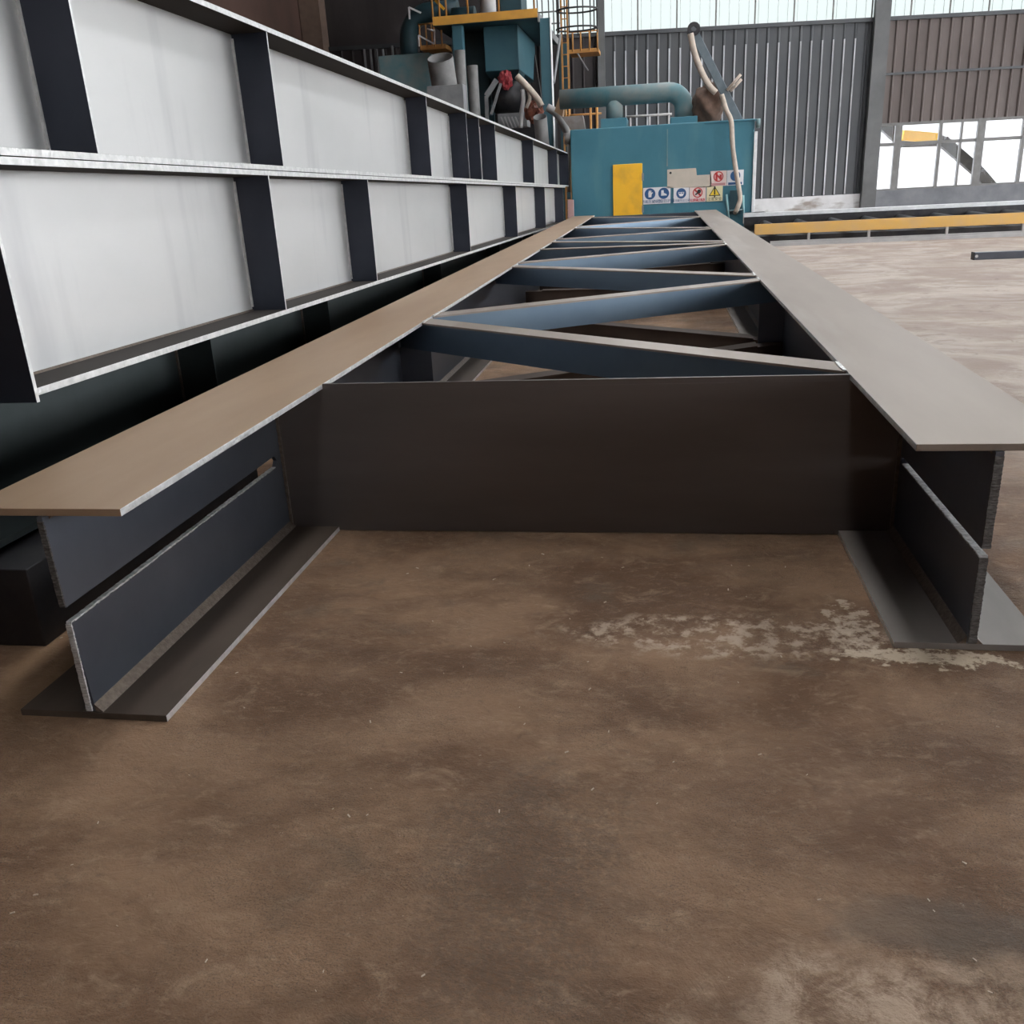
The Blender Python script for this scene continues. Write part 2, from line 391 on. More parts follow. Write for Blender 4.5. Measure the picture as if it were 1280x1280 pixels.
# other walls and the roof
MB().box(xL-.2, xL, -9, 30, 0, 9.3).build('wall_left', 'wall_left', kind='structure')
MB().box(xL-.2, 20.2, -9.2, -9, 0, 9.3).build('wall_front', 'wall_left', kind='structure')
rf = MB()
SKY = [(-.4, .7), (6.0, 7.4)]
edges = [xL-.2]+[v for p in SKY for v in p]+[34]
for i in range(0, len(edges), 2): rf.box(edges[i], edges[i+1], -9.2, 36, 9.3, 9.45)
for a_, b_ in SKY:
    y0_ = -5.0 if a_ < 2 else 2.0
    rf.box(a_, b_, -9.2, y0_, 9.3, 9.45)
    y_ = y0_
    while y_ < 35: rf.box(a_, b_, y_, y_+.5, 9.3, 9.45); y_ += 6.2
rf.build('ceiling', 'roof', kind='structure')
# right side: tall open bays between columns
MB().box(12.4, 12.6, -9, -5.5, 0, 9.3).box(12.4, 12.6, 1.5, 7, 0, 9.3).box(12.4, 12.6, -5.5, 1.5, 6, 9.3).box(12.4, 12.6, 7, 34, 8.6, 9.3).build('wall_right', 'wall_dark', kind='structure')
k = 6
for yy in (7.2, 16, 24.9):
    MB().box(12.2, 12.6, yy-.2, yy+.2, 0, 8.6).build('trim_%d' % k, 'column', kind='structure'); k += 1

# outside, seen through the lower windows
o = MB().prism([(2, 40, 0), (30, 42, 0), (30, 42.4, 0), (2, 40.4, 0)], (0, 0, 7)).build('neighbouring_building', 'outside')
thing(o, 'pale blank building wall outside, seen through the steel framed windows', 'building')
MB().box(-2, 34, 30.5 if False else 34.15, 37.2, 6.2, 6.4).build('rear_shade_panel', 'roof', kind='structure')  # unseen panel, added to shade the gantry outside
duct = MB(); Yd = 35.2
pts = [at(1098, 150, Yd), at(1128, 178, Yd), at(1178, 176, Yd), at(1222, 214, Yd), at(1262, 262, Yd)]
for p, q in zip(pts, pts[1:]): duct.bar(p, q, .35, .34)
o = duct.build('conveyor_gantry', surf('dark_olive_gantry', (.04, .036, .03), (.06, .052, .04), rough=.8))
thing(o, 'dark bent inclined gantry outside, crossing behind the lower window panes', 'gantry')
o = MB().bar(at(1128, 169, 34.8), at(1174, 173, 34.8), .3, .32).build('yellow_beam', 'yellow')
thing(o, 'short yellow beam outside, just above the dark gantry behind the window', 'beam')

# ------------------------------------------------------------------ the welded frame lying on the floor
H = .63; T = .02
xLi, xLo, xRi, xRo = -1.336, -1.783, .688, 1.11
xLw, xRw = -1.56, .899
fr = empty('steel_column_frame', (0, 0, 0), 'long welded twin column steel frame with zigzag lacing lying on the brown floor', 'steel frame')
P = LP(fr)
yF = 19.6
def notched(flange_y, b=1.0): pass
P(MB().box(xLo, xLi, 1.95, yF, H-T, H), 'top_flange', 'flange_tan', .0015, edge=True)
P(MB().box(xRi, xRo, 2.49, yF, H-T, H), 'top_flange', 'flange', .0015, edge=True)
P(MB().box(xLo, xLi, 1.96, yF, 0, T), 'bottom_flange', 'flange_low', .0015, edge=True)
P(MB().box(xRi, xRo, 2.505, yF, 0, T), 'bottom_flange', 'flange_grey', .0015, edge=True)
def web(x, y0, yslot, zs0, zs1, t=.016):
    pts = [(x-t/2, y0+.012, T), (x-t/2, yF, T), (x-t/2, yF, H-T), (x-t/2, y0-.015, H-T), (x-t/2, y0-.005, zs1),
           (x-t/2, yslot-.02, zs1), (x-t/2, yslot, (zs0+zs1)/2), (x-t/2, yslot-.02, zs0), (x-t/2, y0, zs0)]
    return MB().prism(pts, (t, 0, 0))
P(web(xLw, 1.955, 3.36, .303, .350), 'web', 'steel', .001)
P(web(xRw, 2.495, 3.39, .300, .326, .022), 'web', 'steel', .001)
# rough flame-cut rims along the slot and the web ends
def rough_strip(a, b, w_, h_, n, jit):
    """a ragged ribbon of small facets, thickness w_ x h_"""
    a = Vector(a); b = Vector(b); mb = MB(); d = (b-a)
    side = Vector((1, 0, 0)); up = d.cross(side).normalized()
    prev = None
    for i in range(n+1):
        c = a+d*i/n; hh = h_*(1+random.uniform(-jit, jit)); ww = w_*(1+random.uniform(-jit*.3, jit*.3))
        ring = [mb.bm.verts.new(c+side*sx*ww/2+up*su*hh/2) for sx, su in ((-1, -1), (1, -1), (1, 1), (-1, 1))]
        if prev:
            for k in range(4): mb.bm.faces.new([prev[k], ring[k], ring[(k+1) % 4], prev[(k+1) % 4]])
        else: mb.bm.faces.new(ring[::-1])
        prev = ring
    mb.bm.faces.new(prev); return mb
for x, y0, ys, z0, z1, t in ((xLw, 1.955, 3.34, .303, .350, .016), (xRw, 2.495, 3.37, .300, .326, .022)):
    P(rough_strip((x, y0, z0), (x, ys, z0), t*1.06, .005, 120, .3), 'cut_edge', 'edge', label='pale ragged flame cut edge along the slot')
    P(rough_strip((x, y0-.002, T+.01), (x, y0-.002, z0-.003), t*1.06, .005, 60, .3), 'cut_edge', 'edge' if x < 0 else 'dark_edge')
    P(rough_strip((x, y0-.008, z1+.003), (x, y0-.014, H-T-.012), t*1.06, .005, 60, .3), 'cut_edge', 'dark_edge')
    for s in (-1, 1):
        xx = x+s*t/2
        P(MB().prism([(xx, y0+.01, T), (xx+s*.024, y0+.01, T), (xx, y0+.01, T+.024)], (0, yF-y0-.05, 0)), 'weld_bead', 'weld')
        P(MB().prism([(xx, y0+.01, H-T), (xx+s*.014, y0+.01, H-T), (xx, y0+.01, H-T-.014)], (0, yF-y0-.05, 0)), 'weld_bead', 'weld')
# end plate
yE = 3.405
P(MB().box(xLw+.01, xRw-.012, yE, yE+.014, 0.004, H-T-.0005).box(xLi+.002, xRi-.002, yE, yE+.014, H-T-.001, H+.001), 'end_plate', surf('dark_primed_plate', (.11, .092, .085), (.15, .125, .115), rough=.45, metal=.5, scale=1.3, stretch=(.4, 1, 2), rvar=.05), .001)
P(rough_strip((xLw+.016, yE-.004, .03), (xLw+.016, yE-.004, H-.03), .012, .010, 60, .4), 'weld_bead', 'weld')
P(rough_strip((xRw-.018, yE-.004, .03), (xRw-.018, yE-.004, H-.03), .012, .010, 60, .4), 'weld_bead', 'weld')
# far end plate
P(MB().box(xLw+.01, xRw-.012, 19.0, 19.014, 0.004, H-.005), 'end_plate', 'steel')
# lacing, two layers
lac = [((xLi, 5.13), (xRi, 3.57)), ((xLi, 5.38), (xRi, 6.68)), ((xRi, 7.0), (xLi, 8.5)), ((xLi, 8.87), (xRi, 10.1)),
       ((xLi, 10.55), (xRi, 10.36)), ((xRi, 10.62), (xLi, 11.75)), ((xLi, 12.25), (xRi, 13.1)), ((xRi, 13.4), (xLi, 14.9)),
       ((xLi, 15.35), (xRi, 16.75)), ((xRi, 17.0), (xLi, 18.7))]
def lace(a, b, ztop, depth, wd=.145, top='flange', side='lace', eL=.19, eR=.19):
    """wide flange lacing bar between the two columns, cut square to the column flanges"""
    (ax, ay), (bx, by) = a, b
    if ax > bx: ax, ay, bx, by = bx, by, ax, ay
    k = (by-ay)/(bx-ax); hw = wd/2*math.sqrt(1+k*k)
    tf = .010; out = []
    def strip(x0, x1, hw_, z0, z1):
        ya, yb = ay+(x0-ax)*k, ay+(x1-ax)*k
        return [(x0, ya-hw_, z0), (x1, yb-hw_, z0), (x1, yb+hw_, z0), (x0, ya+hw_, z0)], (0, 0, z1-z0)
    mb = MB(); mb.prism(*strip(ax+.002, bx-.002, hw, ztop-tf, ztop))
    P(mb, 'lacing_flange', top)
    mb = MB()
    hn = hw*.86
    mb.prism(*strip(ax-eL, bx+eR, hn, ztop-depth, ztop-tf-.001))
    P(mb, 'lacing_bar', side)
for i, (a, b) in enumerate(lac): lace(a, b, H-.003, .16, eR=.02 if i == 0 else .19)
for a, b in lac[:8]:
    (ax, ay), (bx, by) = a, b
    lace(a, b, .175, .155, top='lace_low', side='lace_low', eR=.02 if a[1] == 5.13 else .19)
for i, (a, b) in enumerate(lac[:5]):
    for (x, y) in (a, b):
        e = .006 if x < 0 else -.006
        P(rough_strip((x+e, y-.085, H-.001), (x+e, y+.085, H-.001), .014, .007, 24, .5), 'weld_bead', 'edge', label='pale weld joining a lacing bar to the flange')
# small stiffener seen in the left web beyond the end plate
P(MB().box(xLw+.01, xLi-.02, 5.28, 5.292, .03, H-T-.002), 'stiffener', 'steel')
P(MB().box(xRi+.02, xRw-.012, 6.8, 6.812, .03, H-T-.002), 'stiffener', 'steel')
# ------------------------------------------------------------------ stacked plate girders on the left
SL = -.0165
def girder(name, label, xc, hw, zb, zt, y0, y1, stiffs, endfront, group, tw=.012, tf=.024, endback=None, wmat='web', smat='stiff'):
    root = empty(name, (xc, 0, 0), label, 'steel girder', group)
    ed = wmat == 'web'; ftop = 'steel_top' if ed else 'shaded_steel'
    def z(y, base): return base+SL*y
    def slab(x0, x1, ya, yb, b0, b1):
        return MB().prism([(x0-xc, ya, z(ya, b0)), (x1-xc, ya, z(ya, b0)), (x1-xc, ya, z(ya, b1)), (x0-xc, ya, z(ya, b1))], (0, yb-ya, SL*(yb-ya)))
    slab(xc-hw, xc+hw, y0, y1, zt-tf, zt).build('top_flange', ftop, root, .001, edge=ed)
    slab(xc-hw, xc+hw, y0, y1, zb, zb+tf).build('bottom_flange', ftop, root, .001, edge=ed)
    slab(xc-tw/2, xc+tw/2, y0, y1, zb+tf, zt-tf).build('web', wmat, root)
    for y in stiffs:
        for s in (1, -1):
            a, b = (xc+tw/2, xc+hw-.004) if s > 0 else (xc-hw+.004, xc-tw/2)
            st = slab(a, b, y, y+.012, zb+tf, zt-tf).build('stiffener', smat, root, edge=ed)
            if s > 0:
                slab(xc+tw/2, xc+tw/2+.010, y-.010, y+.022, zb+tf+.02, zt-tf-.02).build('weld_bead', 'bright_edge' if wmat == 'web' else 'weld', st)
    if endfront is not None:
        slab(xc-hw, xc+hw+.004, endfront, endfront+.016, zb-.02, zt+.0).build('end_plate', smat, root, .001, edge=True)
    if endback is not None:
        e = slab(xc-hw, xc+hw+.004, endback-.0, endback+.016, zb, zt).build('end_plate', smat, root, .001, edge=True)
    # fillet weld along web foot
    for bb in (zb+tf,):
        MB().prism([(tw/2, y0, z(y0, bb)), (tw/2+.008, y0, z(y0, bb)), (tw/2, y0, z(y0, bb)+.008)], (0, y1-y0, SL*(y1-y0))).build('weld_bead', 'weld', root)
    return root
M['steel_top'] = surf('mill_steel_girder_flange', (.036, .031, .028), (.05, .044, .04), rough=.75, metal=0, spec=.08, scale=1.3, stretch=(2, .4, 1), rvar=.05)
g1 = girder('plate_girder', 'topmost of the three stacked plate girders, bright web with closely spaced stiffeners', -2.18, .2, 1.551, 2.238, .3, 20.9,
            [1.55, 3.2, 4.9, 8.25, 9.95, 10.64, 11.68, 15.2, 18.7], None, 'stacked plate girders', endback=20.9)
# dark bolt holes near the far end plate and a lifting hole near the camera
for y_, zz in ((19.9, 1.92), (19.9, 1.70)):
    MB().tube([(.007, y_, zz+SL*y_-.03), (.012, y_, zz+SL*y_-.03)], .035, 12).build('bolt_head', 'white', g1, label='pale round bolt head near the far end')
mb = MB(); p = at(8, 65, 2.9); mb.tube([(.006, 2.72, 1.93), (.03, 2.72, 1.93)], .012, 12); mb.build('bolt', 'dark_steel', g1)
girder('plate_girder', 'middle plate girder of the stack, its near end plate at the left picture edge', -2.18, .2, .825, 1.548, 2.59, 20.2,
       [4.68, 6.36, 9.75, 13.15, 16.5, 19.68], 2.575, 'stacked plate girders')
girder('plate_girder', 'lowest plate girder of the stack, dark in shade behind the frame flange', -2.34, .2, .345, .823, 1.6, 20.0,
       [4.1, 5.75, 9.0, 12.5, 16], None, 'stacked plate girders', wmat='shaded_steel', smat='shaded_steel')
for i, yy in enumerate((3.2, 7.2, 11.4, 15.9, 19.6)):
    hl = .85 if i == 0 else .12
    o = MB().box(-2.75, -1.98, yy-hl, yy+hl, 0, .345+SL*(yy+hl)-.003).build('support_block', 'dark_steel', None, .004)
    thing(o, 'dark support block under the lowest plate girder', 'block', 'support blocks under the girders')

# pink post at the far end of the girders
o = MB().box(-1.96, -1.84, 20.35, 20.5, 0, at(712, 250, 20.35).z).build('guide_post', 'pink', None, .005)
thing(o, 'short pinkish guide post beside the teal cabinet at the far end of the girders', 'post')

# ------------------------------------------------------------------ teal blast cabinet
YM = 20.8
mx0, mx1 = at(714, 220, YM).x, at(941, 220, YM).x
mzt = at(800, 157, YM).z
mc = empty('blast_cabinet', ((mx0+mx1)/2, YM+1.5, 0), 'large teal blasting cabinet with yellow door beyond the frame', 'machine')
P = LP(mc)
P(MB().box(mx0, mx1, YM, YM+3, 0, mzt), 'cabinet_body', 'teal', .02)
a, b = at(766, 206, YM), at(803, 272, YM)
P(MB().box(a.x, b.x, YM-.05, YM+.01, .25, a.z), 'door', 'yellow', .01, label='bright yellow door')
P(MB().box(b.x-.01, b.x+.03, YM-.06, YM-.02, a.z-.35, a.z-.2), 'hinge', 'gray')
P(MB().box(b.x-.01, b.x+.03, YM-.06, YM-.02, .6, .75), 'hinge', 'gray')
# raised boxes on the roof under the duct
a, b = at(750, 148, YM), at(783, 160, YM); P(MB().box(a.x, b.x, YM+.2, YM+1.4, mzt-.01, a.z), 'duct_base', 'teal', .01)
a, b = at(838, 146, YM), at(872, 160, YM); P(MB().box(a.x, b.x, YM+.2, YM+1.4, mzt-.01, a.z), 'duct_base', 'teal', .01)
a, b = at(905, 153, YM), at(946, 160, YM); P(MB().box(a.x-.4, b.x, YM-.02, YM+1.0, mzt-.01, a.z), 'roof_box', 'teal', .01)
# seam and white side trim
s = at(834, 200, YM); P(MB().box(s.x-.012, s.x+.012, YM-.012, YM, at(834, 208, YM).z, mzt-.1), 'panel_seam', 'teal_dust')
P(MB().box(mx1-.005, mx1+.06, YM-.06, YM+.05, 0.1, mzt-.25), 'edge_trim', 'white', .005, label='white painted corner strip')
P(MB().tube([(mx1+.03, YM-.05, mzt-.1), (mx1+.1, YM-.05, mzt-.1)], .09, 12), 'lamp_box', 'teal_dust')
# cream plate (L shape)
pl = [at(x, y, YM-.02) for x, y in ((834, 212), (870, 210), (871, 219), (889, 218), (889, 234), (834, 235))]
P(MB().prism([(p.x, YM-.02, p.z) for p in pl], (0, .02, 0)), 'cover_plate', 'cream', label='cream stepped cover plate')
P(MB().tube([(pl[0].x+.07, YM-.02, pl[0].z-.07), (pl[0].x+.07, YM-.04, pl[0].z-.07)], .025, 10), 'bolt', 'black')
# pale bracket & hanging hook bits on the lower right
for x0, y0, x1, y1 in ((908, 243, 911, 274), (929, 244, 930, 276)):
    a, b = at(x0, y0, YM-.06), at(x1, y1, YM-.06); P(MB().tube([a, b], .022, 8), 'rod', surf('pale_cyan_paint', (.35, .6, .62)))
a, b = at(908, 264, YM-.06), at(930, 262, YM-.06); P(MB().tube([a, b], .018, 8), 'rod', 'teal_dust')
P(MB().box(at(912, 250, YM).x, at(926, 250, YM).x, YM-.04, YM+.01, at(915, 268, YM).z, at(915, 238, YM).z), 'control_panel', 'teal_dark')

# duct on top of the cabinet
def arc(c, r, a0, a1, n, ux, uz):
    return [c+ux*r*math.cos(a0+(a1-a0)*i/n)+uz*r*math.sin(a0+(a1-a0)*i/n) for i in range(n+1)]
YD = YM+.8
pA = at(700, 125, YD); pB = at(845, 117, YD); pC = at(855, 150, YD)
R_ = .2; zc = (pA.z+pB.z)/2+.02
rr = .34; cx = pC.x-rr
path = [Vector((pA.x, YD, zc)), Vector((cx, YD, zc))]+arc(Vector((cx, YD, zc-rr)), rr, PI/2, 0, 8, Vector((1, 0, 0)), Vector((0, 0, 1)))[1:]+[Vector((pC.x, YD, at(855, 147, YD).z))]
du = empty('exhaust_duct', (pC.x, YD, at(855, 147, YD).z), 'fat teal exhaust duct with elbow on the blasting cabinet roof', 'duct')
P = LP(du)
P(MB().tube(path, R_, 24), 'duct_pipe', 'teal_dust')
s = at(768, 130, YD); P(MB().tube([(s.x, YD, at(768, 148, YD).z), (s.x, YD, zc-.1)], .18, 20), 'branch_pipe', 'teal_dust')
s = at(745, 120, YD)

# ------------------------------------------------------------------ safety signs
def sign(name, label, px0, py0, px1, py1, board):
    YS = YM-.008
    a, b = at(px0, py0, YS), at(px1, py1, YS); cx_, cz_ = (a.x+b.x)/2, (a.z+b.z)/2; wd, ht = b.x-a.x, abs(a.z-b.z)
    r = empty(name, (cx_, YS, cz_-ht/2), label, 'sign', 'safety signs on the teal cabinet')
    Q = LP(r); Q(MB().box(cx_-wd/2, cx_+wd/2, YS-.012, YS, cz_-ht/2, cz_+ht/2), 'board', board)
    return r, Q, cx_, cz_, wd, ht, YS-.013
def text(root, body, x, y, z, size, mat):
    c = bpy.data.curves.new('lettering', 'FONT'); c.body = body; c.size = size; c.align_x = 'CENTER'; c.align_y = 'CENTER'; c.extrude = .001
    t = bpy.data.objects.new('lettering_curve', c); COL.objects.link(t); bpy.context.view_layer.update()
    me = bpy.data.meshes.new_from_object(t.evaluated_get(bpy.context.evaluated_depsgraph_get()))
    bpy.data.objects.remove(t); bpy.data.curves.remove(c); me.materials.clear(); me.materials.append(M[mat])
    o = bpy.data.objects.new('lettering', me); COL.objects.link(o)
    o.parent = root; o.location = Vector((x, y, z))-root.location; o.rotation_euler = (PI/2, 0, 0)
def glove(mb, x, z, s, y):
    mb.prism([(x+s*u, y, z+s*v) for u, v in ((-.35, -.8), (.35, -.8), (.42, -.1), (.75, .25), (.6, .4), (.35, .25), (.33, .8), (.12, .85), (.05, .3), (-.05, .85), (-.28, .8), (-.45, .1))], (0, -.004, 0))
def boot(mb, x, z, s, y):
    mb.prism([(x+s*u, y, z+s*v) for u, v in ((-.6, .75), (0, .75), (.05, .1), (.75, -.2), (.8, -.55), (-.65, -.55))], (0, -.004, 0))
# double sign: gloves and boots
r, Q, cx_, cz_, wd, ht, y = sign('safety_sign', 'wide white safety sign with two blue discs, glove and boot, beside yellow door', 804, 235, 838, 254, 'signwhite')
for k, (sgn, shp) in enumerate(((-1, glove), (1, boot))):
    c = cx_+sgn*wd*.25; Q(MB().disc((c, y, cz_+ht*.12), ht*.34, 0), 'disc', 'blue')
    mb = MB(); shp(mb, c, cz_+ht*.12, ht*.25, y-.004); Q(mb, 'pictogram', 'signwhite')
text(r, '必须戴防护手套', cx_-wd*.25, y-.002, cz_-ht*.36, .072, 'blue'); text(r, '必须穿防护鞋', cx_+wd*.25, y-.002, cz_-ht*.36, .078, 'blue')
# goggles / mask
r, Q, cx_, cz_, wd, ht, y = sign('safety_sign', 'white safety sign with blue masked head disc under the cream plate', 842, 235, 861, 253, 'signwhite')
Q(MB().disc((cx_, y, cz_+ht*.12), ht*.34, 0), 'disc', 'blue')
mb = MB(); c = (cx_, y-.004, cz_+ht*.12); s = ht*.25
mb.prism([(c[0]+s*u, c[1], c[2]+s*v) for u, v in ((-.8, .35), (.8, .35), (.75, -.1), (.4, -.75), (-.4, -.75), (-.75, -.1))], (0, -.004, 0)); Q(mb, 'pictogram', 'signwhite')
Q(MB().box(c[0]-s*.65, c[0]-s*.08, y-.012, y-.008, c[2]-s*.05, c[2]+s*.22).box(c[0]+s*.08, c[0]+s*.65, y-.012, y-.008, c[2]-s*.05, c[2]+s*.22), 'goggles', 'blue')
text(r, '必须戴防尘口罩', cx_, y-.002, cz_-ht*.36, .055, 'blue')
# no fire
r, Q, cx_, cz_, wd, ht, y = sign('safety_sign', 'pale sign with red prohibition ring and match, left of the yellow triangle', 862, 234, 882, 252, 'signpink')
zc_ = cz_+ht*.12
Q(MB().disc((cx_, y, zc_), ht*.34, 0, r_in=ht*.27), 'ring', 'red')
Q(MB().bar((cx_-ht*.2, y-.002, zc_+ht*.2), (cx_+ht*.2, y-.002, zc_-ht*.2), .004, .035), 'slash', 'red')
Q(MB().bar((cx_-ht*.16, y-.005, zc_-ht*.14), (cx_+.02, y-.005, zc_+ht*.02), .004, .028).disc((cx_+.03, y-.005, zc_+ht*.08), .04, 0, .004), 'pictogram', 'black')
Q(MB().box(cx_-wd*.44, cx_+wd*.44, y-.003, y, cz_-ht*.46, cz_-ht*.27), 'caption_band', 'red'); text(r, '禁止烟火', cx_, y-.005, cz_-ht*.365, .075, 'signwhite')
# warning triangle
r, Q, cx_, cz_, wd, ht, y = sign('safety_sign', 'pale yellow warning sign with black triangle and exclamation mark', 883.5, 233, 903, 251, 'signcream')
zc_ = cz_+ht*.1; s = ht*.4
def tri(k, yy): return [(cx_-s*k, yy, zc_-s*.62*k), (cx_+s*k, yy, zc_-s*.62*k), (cx_, yy, zc_+s*.95*k)]
Q(MB().prism(tri(1, y), (0, -.003, 0)), 'triangle_border', 'black'); Q(MB().prism(tri(.78, y-.003), (0, -.003, 0)), 'triangle', 'signyellow')
Q(MB().box(cx_-.013, cx_+.013, y-.01, y-.006, zc_-.05, zc_+.12).box(cx_-.013, cx_+.013, y-.01, y-.006, zc_-.11, zc_-.075), 'exclamation_mark', 'black')
text(r, '注意安全', cx_, y-.002, cz_-ht*.36, .075, 'black')
# upper two
r, Q, cx_, cz_, wd, ht, y = sign('safety_sign', 'pale pink prohibition sign in the upper row with a red ring', 888, 214, 908, 232, 'signpink')
zc_ = cz_+ht*.12
Q(MB().disc((cx_, y, zc_), ht*.34, 0, r_in=ht*.27), 'ring', 'red')
Q(MB().bar((cx_-ht*.2, y-.002, zc_+ht*.2), (cx_+ht*.2, y-.002, zc_-ht*.2), .004, .035), 'slash', 'red')
Q(MB().box(cx_-.06, cx_-.02, y-.006, y-.002, zc_-.08, zc_+.08).box(cx_+.02, cx_+.07, y-.006, y-.002, zc_-.06, zc_+.04), 'pictogram', 'red')
Q(MB().box(cx_-wd*.42, cx_+wd*.42, y-.003, y, cz_-ht*.46, cz_-ht*.30), 'caption_band', surf('faded_red', (.6, .3, .3)))
r, Q, cx_, cz_, wd, ht, y = sign('safety_sign', 'white sign with dark blue disc in the upper row behind the hose', 909, 213, 929, 231, 'signwhite')
Q(MB().disc((cx_, y, cz_+ht*.12), ht*.34, 0), 'disc', 'blue')
Q(MB().box(cx_-wd*.42, cx_+wd*.42, y-.003, y, cz_-ht*.46, cz_-ht*.30), 'caption_band', 'blue')

# ------------------------------------------------------------------ hoist arm and hoses at the right of the cabinet
YH = YM-.12
ja = empty('hoist_arm', at(925, 155, YM+.3), 'leaning dark grey jib arm with a pulley on the cabinet roof', 'hoist')
P = LP(ja)
P(MB().bar(at(927, 158, YM+.2), at(869, 44, YM+.2), .1, .17), 'arm', surf('blue_grey_arm', (.10, .13, .15), (.14, .17, .19), rough=.5), .01)
pt = at(867, 37, YM+.2)
P(MB().disc(pt, .13, 0, .10, r_in=.05), 'pulley', 'dark_steel')
P(MB().tube([at(909, 113, YM+.1), at(926, 93, YM+.1)], .03, 8), 'rod', 'hose'); P(MB().tube([at(913, 114, YM+.1), at(927, 99, YM+.1)], .03, 8), 'rod', 'hose')
def lerp_path(pp, Y, n=5):
    pts = [at(x, y, Y) for x, y in pp]; out = []
    for i in range(len(pts)-1):
        p0 = pts[max(i-1, 0)]; p1 = pts[i]; p2 = pts[i+1]; p3 = pts[min(i+2, len(pts)-1)]
        for k in range(n):
            t = k/n
            out.append(.5*((2*p1)+(p2-p0)*t+(2*p0-5*p1+4*p2-p3)*t*t+(3*p1-p0-3*p2+p3)*t**3))
    out.append(pts[-1]); return out
o = MB().tube(lerp_path(((863, 42), (868, 66), (877, 90), (887, 108), (895, 116)), YM+.1), .065, 10).build('hose', 'hose')
thing(o, 'beige hose hanging from the pulley down to the brown bundle', 'hose')
hp = lerp_path(((902, 118), (908, 138), (914, 152), (916, 185), (921, 220), (924, 238), (925, 250), (921, 262)), YM-.2)
hp.append(hp[-1]+Vector((-.02, .155, -.06)))
o = MB().tube(hp, .05, 10).build('hose', 'hose')
thing(o, 'long beige hose draped down the teal cabinet front over the signs', 'hose')
# brown bundle: lumpy shape
bm_ = MB(); c0 = at(887, 133, YM+.5)
import mathutils
bmesh.ops.create_icosphere(bm_.bm, subdivisions=4, radius=1)
for v in bm_.bm.verts:
    nn = mathutils.noise.noise(v.co*1.7)*.35+mathutils.noise.noise(v.co*4)*.12
    v.co = Vector((v.co.x*.33, v.co.y*.3, v.co.z*.46))*(1+nn)+c0+Vector((0, 0, .02))
for f in bm_.bm.faces: f.smooth = True
o = bm_.build('canvas_bundle', 'brown'); thing(o, 'dirty brown canvas covered bundle behind the hoses on the cabinet roof', 'bundle')

# ------------------------------------------------------------------ roller conveyor running right from the cabinet
YC = 17.9
cvx0, cvx1 = at(943, 285, YC).x, 11.5
zt_, zb_ = at(1100, 273.5, YC).z, at(1100, 287, YC).z
cv = empty('roller_conveyor', (5, YC+.6, 0), 'long low roller conveyor with yellow side beam right of the teal cabinet', 'conveyor')
P = LP(cv)
P(MB().box(cvx0, cvx1, YC-.03, YC+.03, zb_, zt_), 'side_beam', 'yellow_dusty', .008, label='dusty yellow near side beam')
P(MB().box(cvx0, cvx1, YC+2.4, YC+2.5, zb_+.08, zt_+.10), 'side_beam', 'white', .008, label='pale far side beam')
P(MB().box(cvx0, cvx1, YC+2.2, YC+2.3, zb_+.05, zt_+.03), 'guide_rail', 'dark_steel')
for i in range(15):
    x = cvx0+.4+i*.66
    if x < cvx1: P(MB().tube([(x, YC+.03, zt_-.12), (x, YC+2.4, zt_-.12)], .08, 12), 'roller', 'dark_steel')
for px in (1011, 1086, 1183, 1278):
    x = at(px, 293, YC).x; P(MB().box(x-.02, x+.02, YC-.02, YC+.04, .09, zb_), 'leg', 'pipegray')
for x in (8.0, 9.6, 11.2): P(MB().box(x-.02, x+.02, YC-.02, YC+.04, .09, zb_), 'leg', 'pipegray')
P(MB().box(cvx0+.3, cvx1, YC-.06, YC-.02, 0, .05).box(cvx0+.3, cvx1, YC+.0, YC+.05, .0, .09), 'base_rail', 'pipegray', label='pale grey base rails on the floor')
P(MB().box(cvx0, cvx1, YC+.3, YC+2.2, 0, .16), 'drip_tray', 'dark_steel')
o = MB().box(cvx0+.05, cvx0+.5, YC+2.7, YC+3.0, 0, .5).build('floor_box', 'black', None, .03)
thing(o, 'small black box behind the yellow conveyor beam near the cabinet', 'box')

# dark square steel tube on the floor at the right
a = at(1216, 324.5, 14.0); a.z = .055
tb = empty('square_steel_tube', (a.x, 14.0, 0), 'dark square steel tube lying on the pale floor at far right', 'steel tube')
Q = LP(tb)
Q(MB().box(a.x, a.x+3.2, 13.95, 14.05, .0, .1), 'tube_body', 'steel', .006)
Q(MB().box(a.x-.012, a.x, 13.94, 14.06, 0, .105), 'end_cap', 'dark_steel'); Q(MB().disc((a.x+.03, 13.949, .05), .02, 0, .004), 'bolt', 'white')

# ------------------------------------------------------------------ dust collector tower behind the girders
YT = 23.0
tw = empty('filter_tower', at(640, 60, YT+2)*Vector((1, 1, 0)) if False else Vector((at(640, 60, YT).x, YT+2, 0)), 'tall dark teal filter tower with yellow platform behind the stacked girders', 'machine')
P = LP(tw)
a, b = at(541, 27, YT), at(672, 21, YT)
zd = (a.z+b.z)/2
P(MB().box(a.x, b.x, YT, YT+4.6, zd-.06, zd), 'platform_deck', 'teal_dark')
P(MB().box(a.x, b.x, YT-.03, YT+.0, zd-.05, zd+.13), 'toe_board', 'toe_orange', .004)
P(MB().box(b.x, b.x+.04, YT, YT+4.6, zd-.14, zd+.04), 'deck_edge_beam', 'gray')
# railing
for px in (541, 549.5, 558, 585, 624, 668):
    x = at(px, 20, YT).x; P(MB().tube([(x, YT, zd+.1), (x, YT, zd+1.15)], .022, 8), 'railing_post', 'orange')
for dz in (.5, 1.12): P(MB().tube([(a.x, YT, zd+dz), (b.x, YT, zd+dz)], .02, 8), 'railing_bar', 'orange')
P(MB().bar((at(544, 8, YT).x, YT+.05, zd+.48), (at(555, 15, YT).x, YT+.05, zd+.28), .03, .06), 'brace', 'yellow')
